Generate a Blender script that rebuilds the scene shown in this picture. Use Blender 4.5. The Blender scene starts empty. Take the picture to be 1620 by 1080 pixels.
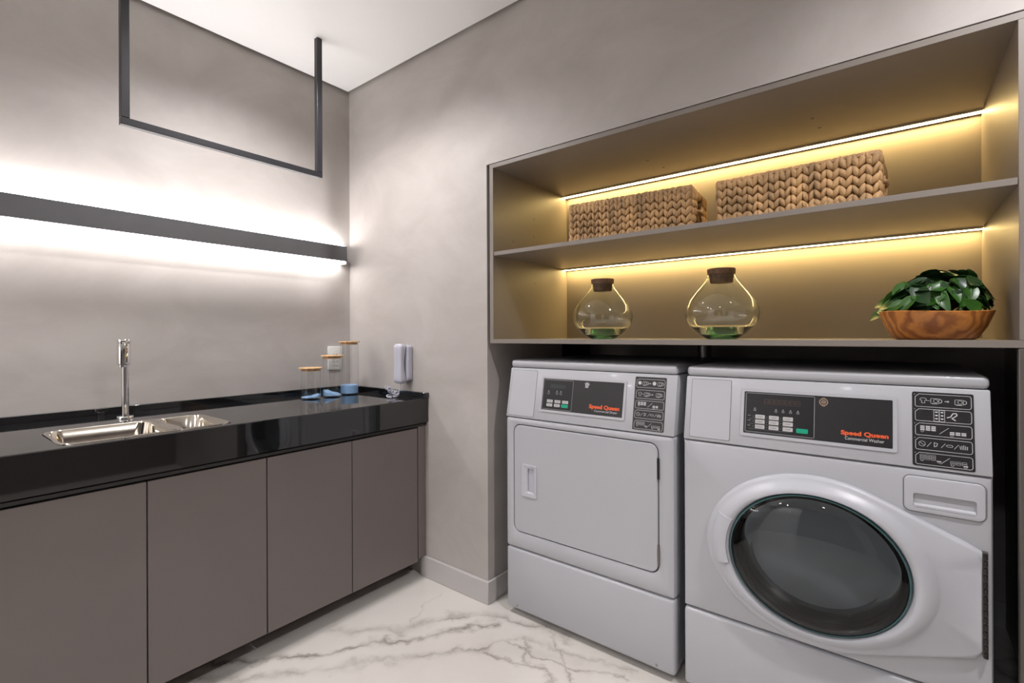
import bpy, bmesh, math, random
from mathutils import Vector, Matrix
random.seed(7)
PI = math.pi
SC = bpy.context.scene
COL = SC.collection

# ------------------------------------------------------------------ camera
H = 1.15
cam_d = bpy.data.cameras.new('camera')
cam_d.sensor_width = 36.0
cam_d.lens = 770.05 * 36.0 / 1620.0
cam_d.shift_y = -9.753 / 1620.0
cam_d.clip_start = 0.02
cam = bpy.data.objects.new('camera', cam_d)
COL.objects.link(cam)
yaw, roll = 0.665303, -0.0039207
rt = Vector((math.cos(yaw), math.sin(yaw), 0)); fw = Vector((-math.sin(yaw), math.cos(yaw), 0)); up = Vector((0, 0, 1))
r2 = rt * math.cos(roll) + up * math.sin(roll); u2 = up * math.cos(roll) - rt * math.sin(roll)
m = Matrix((r2, u2, -fw)).transposed().to_4x4()
m.translation = Vector((2.390, -1.580, H))
cam.matrix_world = m
SC.camera = cam

# ------------------------------------------------------------------ world, exposure
w = bpy.data.worlds.new('world'); SC.world = w; w.use_nodes = True
w.node_tree.nodes['Background'].inputs[0].default_value = (0.8, 0.85, 0.9, 1)
w.node_tree.nodes['Background'].inputs[1].default_value = 0.05
SC.view_settings.view_transform = 'Standard'
SC.view_settings.look = 'None'
SC.view_settings.gamma = 1.0
SC.view_settings.use_curve_mapping = False
SC.view_settings.exposure = 0.40

DOWNLIGHTS = [  # x, y, watts; third and fifth are unseen fill lights, added for brightness
    (0.65, -0.66, 44), (2.90, -0.66, 66), (0.65, -2.25, 26), (2.33, -2.25, 17), (0.80, -3.25, 100)]
LAMP_STRENGTH = 12.0
LAMP_UP_STRENGTH = 22.0
LED_STRENGTH = 40.0

# ------------------------------------------------------------------ materials
def nodes_of(name):
    mt = bpy.data.materials.new(name); mt.use_nodes = True
    nt = mt.node_tree; b = nt.nodes['Principled BSDF']
    return mt, nt, b

def N(nt, t, **kw):
    n = nt.nodes.new(t)
    for k, v in kw.items():
        if k in n.inputs: n.inputs[k].default_value = v
        else: setattr(n, k, v)
    return n

def pm(name, col, rough=0.5, metal=0.0, var=0.05, scale=14.0, bump=0.0, bscale=200.0, coat=0.0, stretch=None, spec=None):
    mt, nt, b = nodes_of(name)
    tc = N(nt, 'ShaderNodeTexCoord'); vec = tc.outputs['Object']
    if stretch:
        mp = N(nt, 'ShaderNodeMapping'); mp.inputs['Scale'].default_value = stretch
        nt.links.new(vec, mp.inputs[0]); vec = mp.outputs[0]
    nz = N(nt, 'ShaderNodeTexNoise', Scale=scale, Detail=4.0)
    nt.links.new(vec, nz.inputs['Vector'])
    rp = N(nt, 'ShaderNodeValToRGB')
    rp.color_ramp.elements[0].position = 0.3; rp.color_ramp.elements[1].position = 0.7
    rp.color_ramp.elements[0].color = (*[c * (1 - var) for c in col], 1)
    rp.color_ramp.elements[1].color = (*[min(1, c * (1 + var)) for c in col], 1)
    nt.links.new(nz.outputs['Fac'], rp.inputs[0]); nt.links.new(rp.outputs[0], b.inputs['Base Color'])
    b.inputs['Roughness'].default_value = rough; b.inputs['Metallic'].default_value = metal
    if coat: b.inputs['Coat Weight'].default_value = coat; b.inputs['Coat Roughness'].default_value = 0.08
    if spec is not None: b.inputs['Specular IOR Level'].default_value = spec
    if bump:
        n2 = N(nt, 'ShaderNodeTexNoise', Scale=bscale, Detail=3.0); nt.links.new(vec, n2.inputs['Vector'])
        bp = N(nt, 'ShaderNodeBump', Strength=bump, Distance=0.002)
        nt.links.new(n2.outputs['Fac'], bp.inputs['Height']); nt.links.new(bp.outputs[0], b.inputs['Normal'])
    return mt

def plaster(name, c0, c1):
    mt, nt, b = nodes_of(name)
    tc = N(nt, 'ShaderNodeTexCoord')
    mp = N(nt, 'ShaderNodeMapping'); mp.inputs['Scale'].default_value = (1, 1, 1.6)
    nt.links.new(tc.outputs['Object'], mp.inputs[0])
    n1 = N(nt, 'ShaderNodeTexNoise', Scale=2.2, Detail=7.0, Roughness=0.62, Distortion=0.6)
    nt.links.new(mp.outputs[0], n1.inputs['Vector'])
    rp = N(nt, 'ShaderNodeValToRGB')
    rp.color_ramp.elements[0].position = 0.32; rp.color_ramp.elements[1].position = 0.68
    rp.color_ramp.elements[0].color = (*c0, 1); rp.color_ramp.elements[1].color = (*c1, 1)
    nt.links.new(n1.outputs['Fac'], rp.inputs[0])
    nt.links.new(rp.outputs[0], b.inputs['Base Color'])
    b.inputs['Roughness'].default_value = 0.62
    n2 = N(nt, 'ShaderNodeTexNoise', Scale=9.0, Detail=8.0, Roughness=0.7); nt.links.new(mp.outputs[0], n2.inputs['Vector'])
    bp = N(nt, 'ShaderNodeBump', Strength=0.12, Distance=0.004)
    nt.links.new(n2.outputs['Fac'], bp.inputs['Height']); nt.links.new(bp.outputs[0], b.inputs['Normal'])
    return mt

def granite():
    mt, nt, b = nodes_of('black_granite')
    tc = N(nt, 'ShaderNodeTexCoord')
    v = N(nt, 'ShaderNodeTexVoronoi', Scale=420.0); nt.links.new(tc.outputs['Object'], v.inputs['Vector'])
    rp = N(nt, 'ShaderNodeValToRGB')
    rp.color_ramp.elements[0].position = 0.05; rp.color_ramp.elements[0].color = (0.05, 0.055, 0.06, 1)
    rp.color_ramp.elements[1].position = 0.22; rp.color_ramp.elements[1].color = (0.0055, 0.006, 0.0065, 1)
    nt.links.new(v.outputs['Distance'], rp.inputs[0]); nt.links.new(rp.outputs[0], b.inputs['Base Color'])
    b.inputs['Roughness'].default_value = 0.035
    b.inputs['IOR'].default_value = 1.8
    return mt

def math_node(nt, op, a, b=None, c=None):
    n = nt.nodes.new('ShaderNodeMath'); n.operation = op
    for i, x in enumerate((a, b, c)):
        if x is None: continue
        if isinstance(x, (int, float)): n.inputs[i].default_value = x
        else: nt.links.new(x, n.inputs[i])
    return n.outputs[0]

def marble():
    mt, nt, b = nodes_of('marble_porcelain')
    tc = N(nt, 'ShaderNodeTexCoord')
    dn = N(nt, 'ShaderNodeTexNoise', Scale=6.5, Detail=6.0, Roughness=0.6)
    nt.links.new(tc.outputs['Object'], dn.inputs['Vector'])
    sub = N(nt, 'ShaderNodeVectorMath', operation='SUBTRACT'); sub.inputs[1].default_value = (0.5, 0.5, 0.5)
    nt.links.new(dn.outputs['Color'], sub.inputs[0])
    mul = N(nt, 'ShaderNodeVectorMath', operation='SCALE'); mul.inputs['Scale'].default_value = 0.20
    nt.links.new(sub.outputs[0], mul.inputs[0])
    add = N(nt, 'ShaderNodeVectorMath', operation='ADD')
    nt.links.new(tc.outputs['Object'], add.inputs[0]); nt.links.new(mul.outputs[0], add.inputs[1])
    sep = N(nt, 'ShaderNodeSeparateXYZ'); nt.links.new(add.outputs[0], sep.inputs[0])
    cxy = N(nt, 'ShaderNodeCombineXYZ'); nt.links.new(sep.outputs[0], cxy.inputs[0]); nt.links.new(sep.outputs[1], cxy.inputs[1])
    def vm(op, a, b=None, sc=None):
        n = N(nt, 'ShaderNodeVectorMath', operation=op)
        for i, x in enumerate((a, b)):
            if x is None: continue
            if isinstance(x, tuple): n.inputs[i].default_value = x
            else: nt.links.new(x, n.inputs[i])
        if sc is not None: nt.links.new(sc, n.inputs['Scale'])
        return n
    total = None
    for wd, st, P in [(w_ * 2.3, min(.95, s_ * 1.25), p_) for w_, s_, p_ in VEINS]:
        dmin = None
        for p, q in zip(P, P[1:]):
            ab = (q[0] - p[0], q[1] - p[1], 0.0); L2 = ab[0] ** 2 + ab[1] ** 2
            ap = vm('SUBTRACT', cxy.outputs[0], (p[0], p[1], 0.0)).outputs[0]
            t = math_node(nt, 'DIVIDE', vm('DOT_PRODUCT', ap, ab).outputs['Value'], L2)
            tn = N(nt, 'ShaderNodeClamp'); nt.links.new(t, tn.inputs[0])
            sv = N(nt, 'ShaderNodeVectorMath', operation='SCALE'); sv.inputs[0].default_value = ab; nt.links.new(tn.outputs[0], sv.inputs['Scale'])
            d = vm('LENGTH', vm('SUBTRACT', ap, sv.outputs[0]).outputs[0]).outputs['Value']
            dmin = d if dmin is None else math_node(nt, 'MINIMUM', dmin, d)
        v = math_node(nt, 'MULTIPLY', math_node(nt, 'POWER', math_node(nt, 'MAXIMUM', math_node(nt, 'SUBTRACT', 1.0, math_node(nt, 'DIVIDE', dmin, wd)), 0.0), 2.4), st)
        total = v if total is None else math_node(nt, 'MAXIMUM', total, v)
    mk = N(nt, 'ShaderNodeTexNoise', Scale=9.0, Detail=4.0); nt.links.new(tc.outputs['Object'], mk.inputs['Vector'])
    mask = N(nt, 'ShaderNodeMapRange'); mask.inputs[1].default_value = 0.36; mask.inputs[2].default_value = 0.60
    nt.links.new(mk.outputs['Fac'], mask.inputs[0])
    total = math_node(nt, 'MULTIPLY', total, math_node(nt, 'MULTIPLY_ADD', mask.outputs[0], 0.7, 0.3))
    cl = N(nt, 'ShaderNodeTexNoise', Scale=1.6, Detail=5.0); nt.links.new(add.outputs[0], cl.inputs['Vector'])
    rp = N(nt, 'ShaderNodeValToRGB')
    rp.color_ramp.elements[0].position = 0.3; rp.color_ramp.elements[0].color = (0.64, 0.60, 0.55, 1)
    rp.color_ramp.elements[1].position = 0.62; rp.color_ramp.elements[1].color = (0.71, 0.675, 0.63, 1)
    nt.links.new(cl.outputs['Fac'], rp.inputs[0])
    mx = N(nt, 'ShaderNodeMixRGB'); mx.inputs[2].default_value = (0.23, 0.2, 0.165, 1)
    nt.links.new(total, mx.inputs[0]); nt.links.new(rp.outputs[0], mx.inputs[1])
    nt.links.new(mx.outputs[0], b.inputs['Base Color'])
    b.inputs['Roughness'].default_value = 0.22
    return mt

# soft grey veins of the porcelain: width, strength, points on the floor (metres)
VEINS = [
    (.016, .75, [(.30, -1.10), (.49, -.90), (.67, -.715), (.81, -.563), (.90, -.40), (1.06, -.20), (1.13, -.11)]),
    (.010, .65, [(.62, -.80), (.70, -.66), (.80, -.58)]),
    (.024, .40, [(.66, -.50), (.80, -.42), (.875, -.36), (.925, -.25), (.942, -.19), (1.03, -.115), (1.15, -.043), (1.30, -.010), (1.42, .01)]),
    (.013, .65, [(.94, -.21), (1.06, -.115), (1.15, -.05), (1.335, -.005)]),
    (.020, .45, [(.55, -.95), (.69, -.83), (.83, -.685), (.95, -.53), (1.10, -.37), (1.19, -.245), (1.24, -.15), (1.31, -.09), (1.47, -.06), (1.70, -.02)]),
    (.012, .70, [(1.10, -.35), (1.18, -.25), (1.24, -.15), (1.30, -.10)]),
    (.012, .65, [(1.20, -.26), (1.325, -.23), (1.43, -.22), (1.50, -.25)]),
    (.011, .60, [(1.22, -.17), (1.36, -.16), (1.47, -.14), (1.70, -.06)]),
    (.011, .55, [(1.30, -.10), (1.36, -.16), (1.40, -.22)]),
    (.011, .55, [(1.36, -.02), (1.42, -.08), (1.50, -.15), (1.56, -.20)]),
    (.060, .16, [(1.18, -.22), (1.34, -.15), (1.50, -.08), (1.75, -.02)]),
    (.008, .25, [(.90, -.34), (.82, -.19), (.80, -.08)]),
    (.030, .45, [(.20, -1.9), (.60, -1.75), (1.10, -1.55), (1.60, -1.60), (2.4, -1.35), (3.2, -1.5)]),
    (.018, .5, [(2.0, .30), (2.5, .70), (2.9, 1.0)]), (.02, .5, [(2.55, .95), (2.75, .70), (2.8, .4)]),
    (.030, .4, [(.4, -3.0), (1.2, -2.6), (2.1, -2.7), (3.4, -2.3)])]

def emis(name, col, strength):
    mt, nt, b = nodes_of(name)
    b.inputs['Base Color'].default_value = (0.9, 0.9, 0.9, 1)
    b.inputs['Emission Color'].default_value = (*col, 1)
    b.inputs['Emission Strength'].default_value = strength
    return mt

def glass(name, col=(1, 1, 1), rough=0.0, ior=1.45, density=0.0, vol=(0.2, 0.7, 0.5)):
    mt = bpy.data.materials.new(name); mt.use_nodes = True; nt = mt.node_tree
    nt.nodes.remove(nt.nodes['Principled BSDF'])
    g = N(nt, 'ShaderNodeBsdfGlass', IOR=ior, Roughness=rough); g.inputs['Color'].default_value = (*col, 1)
    out = nt.nodes['Material Output']; nt.links.new(g.outputs[0], out.inputs['Surface'])
    if density:
        a = N(nt, 'ShaderNodeVolumeAbsorption', Density=density); a.inputs['Color'].default_value = (*vol, 1)
        nt.links.new(a.outputs[0], out.inputs['Volume'])
    return mt

def thin_glass(name, tint, ior=1.5, rough=0.0):
    mt = bpy.data.materials.new(name); mt.use_nodes = True; nt = mt.node_tree
    nt.nodes.remove(nt.nodes['Principled BSDF'])
    t = N(nt, 'ShaderNodeBsdfTransparent'); t.inputs[0].default_value = (*tint, 1)
    g = N(nt, 'ShaderNodeBsdfGlossy', Roughness=rough); g.inputs[0].default_value = (1, 1, 1, 1)
    f = N(nt, 'ShaderNodeFresnel', IOR=ior); mx = N(nt, 'ShaderNodeMixShader')
    nt.links.new(f.outputs[0], mx.inputs[0]); nt.links.new(t.outputs[0], mx.inputs[1]); nt.links.new(g.outputs[0], mx.inputs[2])
    nt.links.new(mx.outputs[0], nt.nodes['Material Output'].inputs['Surface'])
    return mt

def sheet_glass(name, tint):
    mt = bpy.data.materials.new(name); mt.use_nodes = True; nt = mt.node_tree
    nt.nodes.remove(nt.nodes['Principled BSDF'])
    t = N(nt, 'ShaderNodeBsdfTransparent'); t.inputs[0].default_value = (*tint, 1)
    g = N(nt, 'ShaderNodeBsdfGlossy', Roughness=0.02)
    lw = N(nt, 'ShaderNodeLayerWeight'); lw.inputs['Blend'].default_value = 0.5
    f = math_node(nt, 'MULTIPLY_ADD', math_node(nt, 'POWER', lw.outputs['Facing'], 3.0), 0.6, 0.07)
    mx = N(nt, 'ShaderNodeMixShader')
    nt.links.new(f, mx.inputs[0]); nt.links.new(t.outputs[0], mx.inputs[1]); nt.links.new(g.outputs[0], mx.inputs[2])
    nt.links.new(mx.outputs[0], nt.nodes['Material Output'].inputs['Surface'])
    return mt

def wood(name, c0, c1, scale=6.0, rough=0.45, axis='Z'):
    mt, nt, b = nodes_of(name)
    tc = N(nt, 'ShaderNodeTexCoord')
    wv = N(nt, 'ShaderNodeTexWave', wave_type='RINGS', rings_direction=axis)
    wv.inputs['Scale'].default_value = scale; wv.inputs['Distortion'].default_value = 6.0
    wv.inputs['Detail'].default_value = 4.0; wv.inputs['Detail Scale'].default_value = 1.6
    mp = N(nt, 'ShaderNodeMapping'); mp.inputs['Location'].default_value = (0.05, 0.16, -0.02)
    nt.links.new(tc.outputs['Object'], mp.inputs[0]); nt.links.new(mp.outputs[0], wv.inputs['Vector'])
    nz = N(nt, 'ShaderNodeTexNoise', Scale=9.0, Detail=5.0); nt.links.new(tc.outputs['Object'], nz.inputs['Vector'])
    mixf = math_node(nt, 'MULTIPLY_ADD', wv.outputs['Fac'], 0.45, math_node(nt, 'MULTIPLY', nz.outputs['Fac'], 0.6))
    rp = N(nt, 'ShaderNodeValToRGB')
    rp.color_ramp.elements[0].position = 0.2; rp.color_ramp.elements[0].color = (*c0, 1)
    rp.color_ramp.elements[1].position = 0.8; rp.color_ramp.elements[1].color = (*c1, 1)
    nt.links.new(mixf, rp.inputs[0]); nt.links.new(rp.outputs[0], b.inputs['Base Color'])
    b.inputs['Roughness'].default_value = rough
    return mt

MAT = dict(
    plaster=plaster('burnished_cement', (0.40, 0.366, 0.342), (0.485, 0.452, 0.428)),
    niche=pm('niche_paint', (0.20, 0.19, 0.18), 0.7, var=0.06, scale=3),
    shade_dark=pm('painted_dark_shade', (0.05, 0.048, 0.046), 0.8, var=0.06, scale=3),  # near-black colour stands in for the shade of closed-off cavities
    ceiling=pm('ceiling_paint', (0.86, 0.85, 0.84), 0.8, var=0.01, scale=2),
    marble=marble(),
    base=pm('baseboard_enamel', (0.53, 0.505, 0.49), 0.4, var=0.03, scale=5),
    granite=granite(),
    taupe=pm('taupe_laminate', (0.175, 0.150, 0.141), 0.38, var=0.03, scale=4, bump=0.03, bscale=500),
    shelf=pm('shelf_laminate', (0.225, 0.197, 0.172), 0.42, var=0.03, scale=4, bump=0.03, bscale=500),
    channel=pm('dark_channel', (0.012, 0.011, 0.011), 0.5, var=0.05),
    plinth=pm('plinth_laminate', (0.10, 0.09, 0.08), 0.5, var=0.05),
    black_metal=pm('black_powder_coat', (0.022, 0.022, 0.025), 0.42, var=0.05, bump=0.03, bscale=600),
    lamp_body=pm('graphite_aluminium', (0.13, 0.13, 0.135), 0.45, metal=0.35, var=0.04),
    lamp=emis('lamp_diffuser', (1.0, 0.975, 0.97), LAMP_STRENGTH),
    lamp_up=emis('lamp_upper_diffuser', (1.0, 0.975, 0.97), LAMP_UP_STRENGTH),
    led=emis('led_diffuser', (1.0, 0.70, 0.27), LED_STRENGTH),
    led_profile=pm('led_profile', (0.45, 0.40, 0.33), 0.5, metal=0.2),
    down=emis('downlight_lens', (1.0, 0.93, 0.85), 12.0),
    white=pm('appliance_enamel', (0.45, 0.457, 0.485), 0.34, var=0.012, scale=3, coat=0.08),
    white_plastic=pm('white_plastic', (0.495, 0.503, 0.54), 0.35, var=0.012, scale=5),
    grey_plastic=pm('grey_recess_plastic', (0.48, 0.48, 0.54), 0.45, var=0.02),
    overlay=pm('graphite_overlay', (0.018, 0.017, 0.019), 0.35, var=0.05),
    overlay2=pm('black_overlay', (0.008, 0.008, 0.009), 0.35, var=0.05),
    print_white=pm('white_print', (0.55, 0.55, 0.56), 0.6, var=0.02),
    print_grey=pm('grey_print', (0.26, 0.26, 0.27), 0.6, var=0.02),
    print_dim=pm('dim_display_print', (0.07, 0.042, 0.034), 0.5, var=0.1),
    print_dim2=pm('dim_display_print_green', (0.05, 0.065, 0.068), 0.5, var=0.1),
    print_orange=pm('orange_print', (0.80, 0.115, 0.03), 0.5, var=0.02),
    print_tan=pm('tan_emblem_print', (0.42, 0.30, 0.22), 0.5, var=0.05),
    green=pm('green_key', (0.0, 0.33, 0.19), 0.4, var=0.03),
    key=pm('key_print', (0.52, 0.51, 0.51), 0.5, var=0.03),
    chrome=pm('chrome', (0.78, 0.78, 0.78), 0.06, metal=1.0, var=0.01),
    steel=pm('polished_steel', (0.74, 0.69, 0.61), 0.10, metal=1.0, var=0.03, scale=30, bump=0.02, bscale=60),
    duct=pm('galvanised_duct', (0.45, 0.45, 0.45), 0.35, metal=0.9, var=0.1),
    hinge=pm('dark_hinge', (0.03, 0.03, 0.03), 0.4, metal=0.6, var=0.2),
    hinge_pin=pm('hinge_steel', (0.20, 0.175, 0.155), 0.4, metal=0.7, var=0.25, scale=60),
    rubber=pm('black_rubber', (0.012, 0.012, 0.013), 0.55, var=0.1),
    drum=pm('drum_steel', (0.045, 0.046, 0.048), 0.3, metal=0.9, var=0.15, scale=30),
    groove=pm('dark_seam', (0.05, 0.05, 0.053), 0.6, var=0.1),
    grey_seam=pm('grey_seam', (0.17, 0.17, 0.18), 0.5, var=0.05),
    door_glass=thin_glass('smoked_door_glass', (0.46, 0.49, 0.50), 1.42),
    bowl_glass=thin_glass('inner_bowl_glass', (0.62, 0.65, 0.66), 1.22),
    teal=pm('teal_glass_edge', (0.02, 0.085, 0.09), 0.12, var=0.2, scale=6, coat=0.6),
    glass=glass('clear_glass', (0.985, 1.0, 0.99)),
    green_glass=glass('green_base_glass', (0.50, 0.78, 0.66)),
    jar_glass=sheet_glass('canister_glass', (0.97, 0.975, 0.975)),
    bamboo=wood('bamboo_lid', (0.52, 0.30, 0.13), (0.66, 0.42, 0.21), 12, 0.5),
    cork=pm('cork', (0.20, 0.115, 0.065), 0.85, var=0.25, scale=80, bump=0.3, bscale=160),
    bowl=wood('carved_bowl_wood', (0.22, 0.062, 0.014), (0.60, 0.235, 0.05), 16, 0.38, 'X'),
    blue=pm('blue_powder', (0.30, 0.50, 0.78), 0.85, var=0.12, scale=160, bump=0.4, bscale=500),
    leaf=pm('leaf_green', (0.036, 0.130, 0.012), 0.38, var=0.55, scale=9, spec=0.6),
    leaf_dark=pm('leaf_deep_green', (0.014, 0.050, 0.012), 0.38, var=0.4, scale=9, spec=0.6),
    stem=pm('stem_brown', (0.055, 0.07, 0.02), 0.6),
    soil=pm('soil', (0.02, 0.013, 0.008), 0.95, var=0.3, scale=80, bump=0.6, bscale=150),
    strand=pm('water_hyacinth', (0.44, 0.265, 0.118), 0.62, var=0.42, scale=26, bump=0.35, bscale=420, stretch=(1, 1, 0.35)),
    basket_in=pm('basket_lining', (0.20, 0.105, 0.04), 0.8, var=0.3, scale=60, bump=0.4, bscale=200),
    tag=pm('pale_handle_band', (0.72, 0.58, 0.33), 0.6),
    phone=pm('phone_plastic', (0.50, 0.50, 0.57), 0.35, var=0.01),
    socket=pm('socket_plastic', (0.70, 0.69, 0.66), 0.4, var=0.01),
    socket_hole=pm('socket_hole', (0.05, 0.05, 0.05), 0.6),
    screw=pm('screw_head', (0.30, 0.30, 0.30), 0.35, metal=0.8),
    ink=pm('black_ink', (0.03, 0.03, 0.03), 0.6),
)

# ------------------------------------------------------------------ mesh helpers
def B(): return bmesh.new()

def merge(bm, t):
    me = bpy.data.meshes.new('t'); t.to_mesh(me); t.free(); bm.from_mesh(me); bpy.data.meshes.remove(me)
    return bm

def box(bm, x0, x1, y0, y1, z0, z1, bev=0.0, seg=2):
    t = bmesh.new(); bmesh.ops.create_cube(t, size=1.0)
    for v in t.verts:
        v.co = Vector((x0 + (v.co.x + .5) * (x1 - x0), y0 + (v.co.y + .5) * (y1 - y0), z0 + (v.co.z + .5) * (z1 - z0)))
    if bev: bmesh.ops.bevel(t, geom=t.edges[:], offset=bev, segments=seg, profile=0.5, affect='EDGES')
    return merge(bm, t)

def prism(bm, pts, axis, a0, a1, bev=0.0, seg=2):
    """extrude the closed 2D polygon along an axis; pts in the other two axes, in order"""
    t = bmesh.new()
    def P(p, a):
        if axis == 'x': return (a, p[0], p[1])
        if axis == 'y': return (p[0], a, p[1])
        return (p[0], p[1], a)
    v0 = [t.verts.new(P(p, a0)) for p in pts]; v1 = [t.verts.new(P(p, a1)) for p in pts]
    n = len(pts)
    t.faces.new(v0); t.faces.new(v1[::-1])
    for i in range(n):
        t.faces.new((v0[(i + 1) % n], v0[i], v1[i], v1[(i + 1) % n]))
    bmesh.ops.recalc_face_normals(t, faces=t.faces[:])
    if bev: bmesh.ops.bevel(t, geom=t.edges[:], offset=bev, segments=seg, profile=0.5, affect='EDGES')
    return merge(bm, t)

def rrect(x0, x1, z0, z1, r, n=6):
    """rounded rectangle outline, counter-clockwise from lower left; r a number or four radii (ll, lr, ur, ul)"""
    rr = r if isinstance(r, (tuple, list)) else (r,) * 4
    cs = [(x0 + rr[0], z0 + rr[0], PI, rr[0]), (x1 - rr[1], z0 + rr[1], 1.5 * PI, rr[1]), (x1 - rr[2], z1 - rr[2], 0, rr[2]), (x0 + rr[3], z1 - rr[3], .5 * PI, rr[3])]
    out = []
    for cx, cz, a, q in cs:
        for i in range(n + 1):
            t = a + i / n * PI / 2
            out.append((cx + q * math.cos(t), cz + q * math.sin(t)))
    return out

def loft(bm, loops, cap0=False, cap1=False):
    """loops: lists of 3D points of equal length, bridged in order (closed loops)"""
    vs = [[bm.verts.new(p) for p in L] for L in loops]
    n = len(vs[0])
    for a, b in zip(vs, vs[1:]):
        for i in range(n):
            try: bm.faces.new((a[i], a[(i + 1) % n], b[(i + 1) % n], b[i]))
            except ValueError: pass
    if cap0: bm.faces.new(vs[0][::-1])
    if cap1: bm.faces.new(vs[-1])
    return bm

def lathe(bm, prof, n=40, c=(0, 0, 0), cap0=False, cap1=False):
    loops = [[(c[0] + r * math.cos(2 * PI * i / n), c[1] + r * math.sin(2 * PI * i / n), c[2] + z) for i in range(n)] for r, z in prof]
    return loft(bm, loops, cap0, cap1)

def tube(bm, pts, r, n=10, cap=True, rad=None):
    pts = [Vector(p) for p in pts]
    loops = []; prev = None
    for i, p in enumerate(pts):
        d = (pts[min(i + 1, len(pts) - 1)] - pts[max(i - 1, 0)]).normalized()
        if prev is None:
            a = Vector((0, 0, 1)) if abs(d.z) < .9 else Vector((1, 0, 0))
            u = d.cross(a).normalized()
        else:
            u = (prev - d * prev.dot(d)).normalized()
        prev = u; v = d.cross(u)
        q = rad[i] if rad else r
        loops.append([tuple(p + (u * math.cos(2 * PI * k / n) + v * math.sin(2 * PI * k / n)) * q) for k in range(n)])
    return loft(bm, loops, cap, cap)

def xform(bm, M):
    bmesh.ops.transform(bm, matrix=M, verts=bm.verts[:]); return bm

def finish(bm, smooth=True, angle=38):
    bmesh.ops.remove_doubles(bm, verts=bm.verts[:], dist=1e-6)
    bmesh.ops.recalc_face_normals(bm, faces=bm.faces[:])
    me = bpy.data.meshes.new('m'); bm.to_mesh(me); bm.free()
    if smooth:
        me.polygons.foreach_set('use_smooth', [True] * len(me.polygons))
        me.set_sharp_from_angle(angle=math.radians(angle))
    return me

def world_of(o):
    v = Vector((0, 0, 0))
    while o is not None: v = v + o.location; o = o.parent
    return v

def obj(name, bm, mat, parent=None, local=False, origin=None, smooth=True, angle=38):
    """bm is in world coordinates unless local"""
    o = bpy.data.objects.new(name, None)
    if not local:
        off = world_of(parent) if parent else Vector((0, 0, 0))
        if origin is not None: o_loc = Vector(origin)
        else: o_loc = off
        xform(bm, Matrix.Translation(-o_loc))
        loc = o_loc - off
    else: loc = Vector(origin) if origin is not None else Vector((0, 0, 0))
    bpy.data.objects.remove(o)
    me = finish(bm, smooth, angle); me.name = name
    o = bpy.data.objects.new(name, me); COL.objects.link(o)
    o.location = loc
    me.materials.append(MAT[mat] if isinstance(mat, str) else mat)
    if parent: o.parent = parent
    return o

def thing(name, label, cat, loc=(0, 0, 0), rz=0.0, group=None):
    o = bpy.data.objects.new(name, None); COL.objects.link(o); o.empty_display_size = 0.05
    o.location = loc; o.rotation_euler = (0, 0, rz)
    return tag(o, label, cat, group)

def tag(o, label, cat, group=None):
    o['label'] = label; o['category'] = cat
    if group: o['group'] = group
    return o

def struct(o, label=None):
    o['kind'] = 'structure'
    if label: o['label'] = label
    return o

# ------------------------------------------------------------------ room shell
XR, YB, ZC = 4.0, -3.9, 2.50       # right wall, wall behind the camera, ceiling
NX0, NX1 = 1.015, 2.64             # niche opening
ZT = 1.882                         # top of niche opening
struct(obj('floor', box(B(), -0.1, XR + .1, YB - .1, 1.3, -0.05, 0.0), 'marble'), 'white marble-look porcelain floor with grey veins')
struct(obj('wall_left', box(B(), -0.12, 0.0, YB, 0.0, 0.0, 2.60), 'plaster'), 'warm grey burnished cement wall behind the black counter')
bm = B()
box(bm, -0.12, NX0, 0.0, 0.60, 0.0, 2.60)
box(bm, NX0, NX1 + .03, 0.0, 0.60, ZT, 2.60)
box(bm, NX1 + .03, XR, 0.0, 0.70, ZT, 2.60); box(bm, 2.73, XR, 0.0, 0.70, 0.0, ZT); box(bm, NX1, 2.73, 0.0, 0.60, 1.13, ZT)
struct(obj('wall_back', bm, 'plaster'), 'warm grey burnished cement wall around the shelf niche')
bm = B()
box(bm, 0.5, 2.86, 1.104, 1.2, 0.0, 2.0)
box(bm, 2.73, 2.86, 0.70, 1.104, 0.0, 2.0)
struct(obj('wall_niche', bm, 'plaster'), 'shaded grey wall deep behind the machines')
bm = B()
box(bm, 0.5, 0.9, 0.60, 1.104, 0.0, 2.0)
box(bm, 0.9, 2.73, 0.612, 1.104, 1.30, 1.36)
struct(obj('wall_recess', bm, 'shade_dark'), 'recess above and behind the machines, shade coloured in')
struct(obj('wall_right', box(B(), XR, XR + .1, YB, 0.0, 0.0, 2.60), 'taupe'))
struct(obj('wall_rear', box(B(), -0.1, XR + .1, YB - .1, YB, 0.0, 2.60), 'ceiling'))
dr_ = obj('reflection_door', box(B(), 1.45, 3.25, YB, YB + .04, 0.0, 2.15, .004, 1), 'channel'); struct(dr_)  # unseen dark door, added to break up the reflection in the washer glass
for k in range(7):
    obj('reflection_panel', box(B(), 1.50 + k * .245, 1.725 + k * .245, YB + .0402, YB + .052, 0.06, 2.08, .003, 1), 'overlay', dr_)
struct(obj('ceiling', box(B(), 0.018, XR, YB, -0.018, ZC, ZC + .05), 'ceiling'), 'white ceiling with a shadow gap along the walls')
struct(obj('ceiling_cover', box(B(), -0.12, XR + .1, YB - .1, 0.6, 2.60, 2.65), 'shade_dark'))
bm = B()
prism(bm, [(0.60, 0.0), (NX0, 0.0), (NX0, 0.598), (NX0 + .012, 0.598), (NX0 + .012, -.015), (0.60, -.015)], 'z', 0.0, 0.097, 0.002, 1)
struct(obj('baseboard_back', bm, 'base'), 'pale grey baseboard wrapping the wall corner beside the dryer')
struct(obj('baseboard_niche', box(B(), 0.9, 2.73, 1.092, 1.104, 0.0, 0.10, 0.002, 1), 'base'))
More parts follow.
